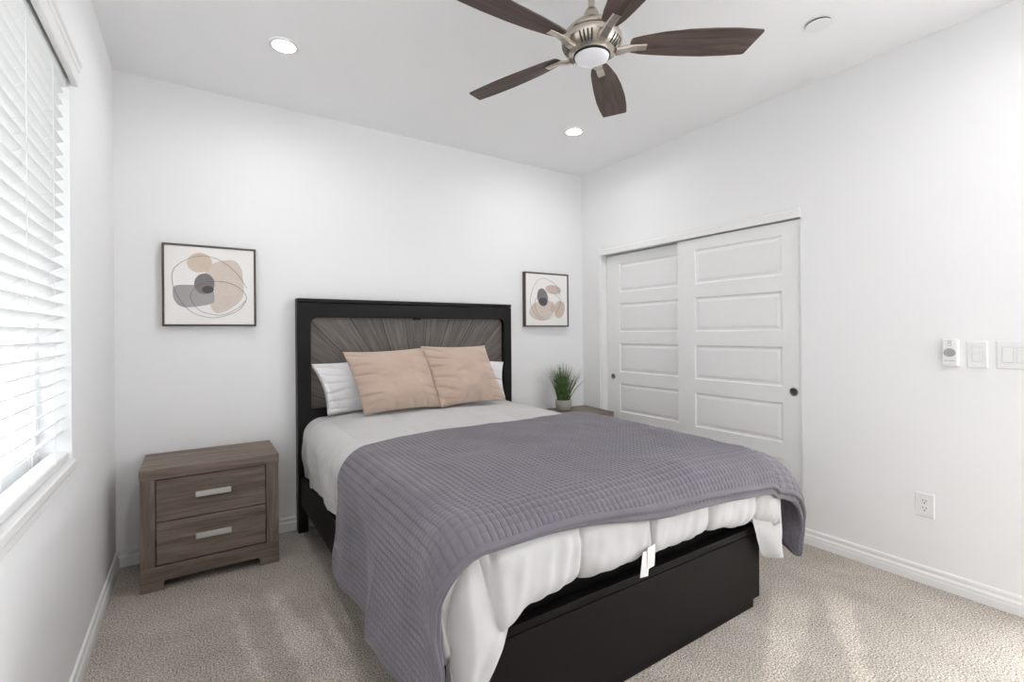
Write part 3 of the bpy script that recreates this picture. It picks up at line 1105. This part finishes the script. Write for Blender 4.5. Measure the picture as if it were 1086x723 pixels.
def picture(label, x0, x1, z0, z1, fmap, shapes, lines):
    """shapes: (material, polygon in photo pixels of the crop); fmap maps to 0..1 canvas (u right, v up)"""
    cx, cz = (x0 + x1) / 2, (z0 + z1) / 2
    t = thing('framed_print', label, 'picture', (cx, 0, cz), 0, 'framed abstract prints beside the headboard')
    w, h = (x1 - x0) / 2, (z1 - z0) / 2
    fr_w = 0.011
    b = ring_prism(NB(), [(-w, -h), (w, -h), (w, h), (-w, h)], [(-w + fr_w, -h + fr_w), (w - fr_w, -h + fr_w), (w - fr_w, h - fr_w), (-w + fr_w, h - fr_w)], 'y', -0.042, -0.004)
    obj('frame', b, 'frame_wood', t, bevel=0.0015)
    iw, ih = w - fr_w - 0.0005, h - fr_w - 0.0005
    cv = obj('canvas', bx(-iw, iw, -0.036, -0.006, -ih, ih), 'canvas', t)
    mats, b = [], NB()
    for k, (mt, poly) in enumerate(shapes):
        if mt not in mats:
            mats.append(mt)
        y = -0.0362 - 0.00012 * k
        vs = []
        for p in smooth_loop(poly, 6):
            u, v = fmap(*p)
            vs.append(b.verts.new(((2 * u - 1) * iw, y, (2 * v - 1) * ih)))
        b.faces.new(vs).material_index = mats.index(mt)
    mats.append('art_line')
    li = mats.index('art_line')
    for pts, rad in lines:
        q = [fmap(*p) for p in smooth_loop(pts, 8, False)]
        tube(b, [((2 * u - 1) * iw, -0.0376, (2 * v - 1) * ih) for u, v in q], rad, 5, False, li)
    obj('artwork', b, mats, cv)
    return t


def map1(x_, y_):
    u = (x_ - 88) / 602
    top = 88 + 40 * u
    return u, 1 - (y_ - top) / (621 - top)


picture('framed abstract print left of the headboard with large beige and small tan shapes', 0.214, 0.688, 1.328, 1.805, map1, [
    ('art_beige', [(350, 272), (400, 215), (490, 190), (560, 198), (600, 250), (612, 330), (612, 430), (555, 495), (455, 545), (405, 532), (385, 492), (408, 468), (412, 400), (370, 310)]),
    ('art_tan', ell(314, 208, 82, 66)),
    ('art_grey', [(160, 362), (280, 358), (360, 368), (405, 395), (412, 440), (395, 482), (260, 506), (190, 500), (150, 460), (140, 400)]),
    ('art_dark', ell(345, 350, 68, 70)),
    ('art_darkest', ell(368, 388, 40, 25)),
], [
    ([(640, 378), (560, 270), (460, 195), (350, 163), (250, 178), (160, 235), (135, 300), (150, 385), (200, 480), (270, 545), (380, 577), (480, 565), (580, 525), (632, 460), (622, 410), (540, 352), (430, 332), (320, 350), (262, 400), (256, 455), (300, 520), (370, 550), (470, 558), (570, 515), (626, 462)], 0.0011),
])


def map2(x_, y_):
    u = (x_ - 125) / 396
    top = 90 + 22 * u
    return u, 1 - (y_ - top) / (596 - top)


picture('framed abstract print right of the headboard above the potted grass', 2.732, 3.218, 1.326, 1.800, map2, [
    ('art_tan', [(430, 360), (480, 370), (495, 420), (485, 480), (450, 522), (410, 515), (395, 470), (400, 400)]),
    ('art_beige', [(170, 420), (205, 380), (300, 355), (370, 365), (400, 405), (395, 455), (350, 520), (270, 550), (195, 530), (155, 480)]),
    ('art_pink', ell(383, 247, 76, 42, 0.2)),
    ('art_dark', ell(280, 325, 50, 88, -0.15)),
    ('art_darkest', ell(285, 365, 40, 38)),
    ('art_pink', ell(375, 425, 24, 42)),
], [
    ([(445, 300), (420, 220), (360, 168), (280, 138), (222, 178), (185, 260), (165, 360), (190, 455), (250, 530), (310, 545), (380, 505), (440, 420), (450, 350), (400, 295), (330, 275), (250, 300), (210, 360), (215, 440), (250, 505), (300, 535)], 0.0011),
])

# ------------------------------------------------------------------ ceiling fan
FX, FY, FZ = 1.734, -1.951, 2.445
fan = thing('ceiling_fan', 'brushed nickel ceiling fan with five dark wood blades and frosted light', 'ceiling fan', (FX, FY, H))
dz = FZ - H
obj('canopy', lathe(NB(), [(0.066, 0), (0.066, -0.018), (0.058, -0.040), (0.034, -0.056), (0.016, -0.060)], 48), 'nickel', fan, smooth=True, bevel=0)
obj('downrod', lathe(NB(), [(0.0132, -0.05), (0.0132, dz + 0.13)], 24), 'nickel', fan, smooth=False)
obj('coupling_cover', lathe(NB(), [(0.014, dz + 0.158), (0.022, dz + 0.152), (0.030, dz + 0.135), (0.034, dz + 0.112), (0.036, dz + 0.098)], 40), 'nickel', fan, smooth=True)
obj('motor_dome', lathe(NB(), [(0.034, dz + 0.1), (0.060, dz + 0.094), (0.085, dz + 0.080), (0.104, dz + 0.060), (0.112, dz + 0.048), (0.112, dz + 0.043)], 64), 'nickel', fan, smooth=True)
obj('seam_band', lathe(NB(), [(0.1045, dz + 0.0435), (0.1045, dz + 0.0345)], 64), 'void_black', fan)
hs = obj('motor_housing', lathe(NB(), [(0.1045, dz + 0.035), (0.116, dz + 0.034), (0.123, dz + 0.027), (0.1235, dz + 0.015), (0.118, dz - 0.002), (0.104, dz - 0.018), (0.086, dz - 0.029), (0.076, dz - 0.033), (0.0745, dz - 0.036)], 64), 'nickel', fan, smooth=True)
PH = math.radians(-36.06)
for k in range(5):
    b = NB()
    base = PH + 2 * PI * (k + 0.5) / 5
    for j in range(4):
        an = base + (j - 1.5) * 0.135
        R_ = Matrix.Rotation(an, 4, 'Z')
        # slot runs down the bell between r=.119,z=0 and r=.090,z=-.026
        p = [(0.1215, 0.004), (0.1150, -0.009), (0.1055, -0.0185), (0.0930, -0.0265)]
        q0 = [(r_ + 0.0006, z_) for r_, z_ in p]
        hw_ = 0.0028
        L_ = [b.verts.new(R_ @ Vector((r_, -hw_, dz + z_))) for r_, z_ in q0]
        R2 = [b.verts.new(R_ @ Vector((r_, hw_, dz + z_))) for r_, z_ in q0]
        for i in range(3):
            b.faces.new((L_[i], R2[i], R2[i + 1], L_[i + 1]))
    obj('vent_slots', b, 'void_black', hs)
obj('light_ring', lathe(NB(), [(0.0745, dz - 0.0355), (0.0755, dz - 0.042), (0.071, dz - 0.044)], 48, True, False), 'void_black', fan)
lens = lathe(NB(), [(0.0705, dz - 0.040), (0.069, dz - 0.047), (0.060, dz - 0.053), (0.042, dz - 0.058), (0.02, dz - 0.0605), (0.002, dz - 0.061)], 48)
obj('light_lens', lens, 'frosted_lens', fan, smooth=True)
BL = 0.655


def blade_mesh():
    b = NB()
    # outline in local blade frame: x outward, y chord
    r_in = 0.155
    dn = [(BL + 0.016, -0.052), (BL + 0.010, -0.058), (0.57, -0.069), (0.48, -0.073), (0.38, -0.071), (0.28, -0.062), (0.20, -0.047), (r_in + 0.006, -0.036), (r_in, -0.022)]
    up = [(r_in, 0.022), (r_in + 0.006, 0.034), (0.20, 0.044), (0.26, 0.052), (0.36, 0.062), (0.46, 0.068), (0.55, 0.068), (BL - 0.028, 0.064), (BL - 0.020, 0.060)]
    prism(b, up + dn, 'z', -0.003, 0.003)
    return b


def iron_mesh():
    """curved bracket from the motor bell out under the blade"""
    b = NB()
    st = [(0.098, 0.021, -0.026, 0.014), (0.118, 0.020, -0.024, 0.013), (0.140, 0.0185, -0.017, 0.012), (0.160, 0.0175, -0.0125, 0.010), (0.185, 0.017, -0.0105, 0.0075), (0.222, 0.0165, -0.0100, 0.0065)]
    rings = []
    for r_, hw_, z_, th in st:
        rings.append([b.verts.new((r_, -hw_, z_)), b.verts.new((r_, -hw_ * 0.75, z_ - th * 0.5)), b.verts.new((r_, hw_ * 0.75, z_ - th * 0.5)), b.verts.new((r_, hw_, z_)), b.verts.new((r_, hw_, z_ + th * 0.6)), b.verts.new((r_, -hw_, z_ + th * 0.6))])
    for a, c in zip(rings, rings[1:]):
        for i in range(6):
            j = (i + 1) % 6
            b.faces.new((a[i], a[j], c[j], c[i]))
    b.faces.new(rings[0][::-1])
    b.faces.new(rings[-1])
    return b


bm_blade = obj('blade', blade_mesh(), 'walnut', fan, bevel=0.001)
bm_iron = obj('blade_iron', iron_mesh(), 'nickel', fan, bevel=0.0015)
for k in range(5):
    an = PH + 2 * PI * k / 5
    bl = bm_blade if k == 0 else bm_blade.copy()
    ir = bm_iron if k == 0 else bm_iron.copy()
    for o_ in (bl, ir):
        if k:
            COL.objects.link(o_)
            o_.parent = fan
        o_.location = (0, 0, dz)
    R_ = Matrix.Rotation(an, 3, 'Z') @ Matrix.Rotation(math.radians(-12), 3, 'X')
    bl.rotation_euler = R_.to_euler()
    ir.rotation_euler = R_.to_euler()


# ------------------------------------------------------------------ ceiling fittings
def downlight(label, x_, y_, share=1.0):
    t = thing('recessed_downlight', label, 'ceiling light', (x_, y_, H), 0, 'round recessed downlights in the ceiling')
    obj('trim_ring', lathe(NB(), [(0.070, -0.0002), (0.070, -0.003), (0.060, -0.006), (0.054, -0.004)], 48, False, False), 'plate_white', t, smooth=True)
    obj('diffuser', lathe(NB(), [(0.0545, -0.0005), (0.0545, -0.0035)], 40), 'downlight_glow', t)
    ld = bpy.data.lights.new('downlight_lamp', 'AREA')
    ld.shape, ld.size, ld.energy = 'DISK', 0.10, DOWNLIGHT_W * share
    ld.color = (1.0, 0.995, 0.985)
    ld.spread = math.radians(165)
    lo = bpy.data.objects.new('downlight_lamp', ld)
    COL.objects.link(lo)
    lo.parent = t
    lo.location = (0, 0, -0.012)


downlight('recessed downlight shining in the ceiling above the left picture', 0.755, -0.744)
downlight('recessed downlight shining in the ceiling between fan and closet', 2.687, -0.742)
downlight('recessed downlight at the front of the room on the window side', 0.755, -3.16, 2.2)
downlight('recessed downlight at the front of the room above the light switches', 2.687, -3.16, 1.3)

b = NB()
lathe(b, [(0.052, -0.0001), (0.052, -0.008)], 40, True, True, 1)
lathe(b, [(0.055, -0.008), (0.056, -0.0092), (0.054, -0.0112), (0.02, -0.0120), (0.002, -0.0121)], 48, True, True, 0)
tag(obj('sprinkler_cover', b, ['plate_white', 'slot_dark'], None, (2.862, -2.311, H)), 'round flat white sprinkler cover plate on the ceiling by the right wall', 'sprinkler cover')


# ------------------------------------------------------------------ wall plates (local: x along -y of the wall, z up, facing -x)
def plate(b, hw_, hh, th=0.005, mi=0, yc=0.0):
    prof = [(0.0, 0.0), (0.0, th * 0.5), (0.004, th)]
    rings = []
    for ins, d in prof:
        rings.append([b.verts.new((-d, yc + sy * (hw_ - ins), sz * (hh - ins))) for sy, sz in ((-1, -1), (1, -1), (1, 1), (-1, 1))])
    for a, c in zip(rings, rings[1:]):
        for i in range(4):
            j = (i + 1) % 4
            b.faces.new((a[i], a[j], c[j], c[i])).material_index = mi
    b.faces.new(rings[-1]).material_index = mi
    b.faces.new(rings[0][::-1]).material_index = mi


def rocker(parent, yc, up=True, name='rocker'):
    b = NB()
    prism(b, [(-0.005, -0.034), (-0.0095 if up else -0.0062, -0.034), (-0.0070, 0.0), (-0.0062 if up else -0.0095, 0.034), (-0.005, 0.034)], 'y', yc - 0.0165, yc + 0.0165)
    box(b, -0.0056, -0.0045, yc - 0.0182, yc + 0.0182, -0.0357, 0.0357, 1)
    return obj(name, b, ['plate_white', 'switch_grey'], parent, bevel=0.0004)


# fan remote in its cradle
t = thing('fan_remote', 'small white fan remote with grey oval button in wall cradle', 'remote', (W, -2.643, 1.165))
obj('cradle', bx(-0.012, 0, -0.032, 0.032, -0.066, 0.058), 'plate_white', t, bevel=0.003)
bd = obj('remote_body', bx(-0.022, -0.0121, -0.029, 0.029, -0.064, 0.064), 'plate_white', t, bevel=0.004)
b = NB()
# the paddle icons above the button, the oval button and the small script mark below
prism(b, ell(0, -0.002, 0.0225, 0.0205, 0, 28), 'x', -0.0234, -0.0219)
o_ = obj('button_pad', b, 'button_grey', bd)
o_['label'] = 'grey oval button pad'
for cy_, r1_, r2_ in ((0.0065, 0.0058, 0.0056), (-0.0065, 0.0070, 0.0066)):
    obj('icon_ring', tube(NB(), [(-0.0222, yy, zz + 0.0445) for yy, zz in ell(0, cy_, r1_, r2_, 0, 18)], 0.0011, 5, True), 'button_grey', bd)
obj('script_mark', tube(NB(), [(-0.0222, 0.019 - 0.038 * i / 40, -0.0415 + 0.0032 * math.sin(i * 1.05) * (1 if i > 6 else 1.6)) for i in range(41)], 0.0008, 5), 'button_grey', bd)

t = thing('light_switch', 'single white rocker light switch plate beside the fan remote', 'light switch', (W, -2.737, 1.157), 0, 'white rocker switches on the right wall')
b = NB(); plate(b, 0.0365, 0.063)
obj('plate', b, 'plate_white', t)
rocker(t, 0.0, False)
t = thing('light_switch', 'wide white multi rocker switch plate at the right edge', 'light switch', (W, -2.884, 1.158), 0, 'white rocker switches on the right wall')
b = NB(); plate(b, 0.083, 0.0635)
obj('plate', b, 'plate_white', t)
r1 = rocker(t, 0.046, True)
rocker(t, 0.0, False)
rocker(t, -0.046, True)

t = thing('wall_outlet', 'white duplex power outlet low on the right wall', 'outlet', (W, -2.5385, 0.3935))
b = NB(); plate(b, 0.0385, 0.060)
obj('plate', b, 'plate_white', t)
for zc in (0.0185, -0.0185):
    b = NB()
    prism(b, rrect(-0.0165, 0.0165, zc - 0.0155, zc + 0.0155, 0.006, 4), 'x', -0.0062, -0.0045, 0)
    for yy in (0.0065, -0.0065):
        box(b, -0.0066, -0.0060, yy - 0.0014, yy + 0.0014, zc + 0.0005, zc + 0.0095, 1)
    prism(b, ell(0, zc - 0.0075, 0.0032, 0.0032, 0, 12), 'x', -0.0066, -0.0060, 1)
    obj('receptacle', b, ['plate_white', 'slot_dark'], t)

# ------------------------------------------------------------------ window blind
bl = thing('window_blind', 'white horizontal slat blind with valance in the left window', 'blind', (0, -1.885, 2.2))
ya, yb = WY0 + 0.008 + 1.885, WY1 - 0.008 + 1.885     # local y span
b = NB()
y2a, y2b = WY0 - 0.022 + 1.885, WY1 + 0.028 + 1.885
vp = [(0.004, -0.020), (0.019, -0.020), (0.022, -0.016), (0.022, 0.030), (0.026, 0.036), (0.026, 0.048), (0.033, 0.056), (0.033, 0.064), (0.004, 0.064)]
prism(b, vp, 'y', y2a, y2b)
obj('valance', b, 'blind_white', bl, bevel=0.001)
obj('headrail', bx(-0.066, -0.006, ya, yb, -0.040, 0.010), 'blind_white', bl)
b = NB()
TILT = math.radians(-30)
ct, st_ = math.cos(TILT), math.sin(TILT)
PITCH = 0.0442
zz = -0.073
nsl = 0
while 2.2 + zz > 0.890:
    prof = []
    for i in range(7):
        q = -1 + 2 * i / 6
        prof.append((q * 0.0245, 0.0022 * (1 - q * q) + 0.0015))
    prof += [(q * 0.0245, 0.0022 * (1 - q * q) - 0.0015) for q in [1 - 2 * i / 6 for i in range(7)]]
    # room side edge higher than the window side
    pts = [(-0.036 + px_ * ct + pz_ * st_, zz - px_ * st_ + pz_ * ct) for px_, pz_ in prof]
    prism(b, pts, 'y', ya, yb)
    zz -= PITCH
    nsl += 1
obj('slats', b, 'blind_white', bl)
zb_ = 0.853 - 2.2
b = prism(NB(), rrect(-0.060, -0.008, zb_ - 0.014, zb_ + 0.012, 0.006, 4), 'y', ya, yb)
obj('bottom_rail', b, 'blind_white', bl)
for yy in (-1.30, -1.60, -2.05, -2.45):
    b = NB()
    for xx in (-0.0085, -0.0635):
        tube(b, [(xx, yy + 1.885, -0.03), (xx, yy + 1.885, zb_)], 0.0011, 5)
    z_ = -0.073
    for k in range(nsl):
        tube(b, [(-0.0100, yy + 1.885, z_ + 0.012), (-0.0620, yy + 1.885, z_ - 0.015)], 0.0007, 4)
        z_ -= PITCH
    obj('ladder_cord', b, 'cord_white', bl)

# ------------------------------------------------------------------ outside the window
b = bx(-9.0, -0.6, -16, 12, -3.3, -3.2)
struct('ground', b, 'gravel')
nb_ = thing('neighbouring_house', 'pale stucco house seen faintly between the blind slats', 'house', (-7.0, 1.0, -3.2))
obj('wall', bx(-3.0, 0.0, -5, 6, 0, 5.2), 'stucco', nb_)
obj('roof', prism(NB(), [(-3.3, 5.2), (0.35, 5.2), (0.35, 5.35), (-1.5, 6.3), (-3.3, 5.35)], 'y', -5.3, 6.3), 'stucco', nb_)
for yy, zz_ in ((-3.2, 3.2), (-0.6, 3.2), (2.2, 3.2), (-2.0, 0.9), (1.2, 0.9)):
    w_ = obj('window', ring_prism(NB(), [(yy - 0.55, zz_ - 0.1), (yy + 0.55, zz_ - 0.1), (yy + 0.55, zz_ + 1.3), (yy - 0.55, zz_ + 1.3)], [(yy - 0.47, zz_ - 0.02), (yy + 0.47, zz_ - 0.02), (yy + 0.47, zz_ + 1.22), (yy - 0.47, zz_ + 1.22)], 'x', -0.02, 0.05), 'vinyl', nb_)
    obj('pane', bx(-0.01, 0.01, yy - 0.47, yy + 0.47, zz_ - 0.02, zz_ + 1.22), 'dark_glass', w_)
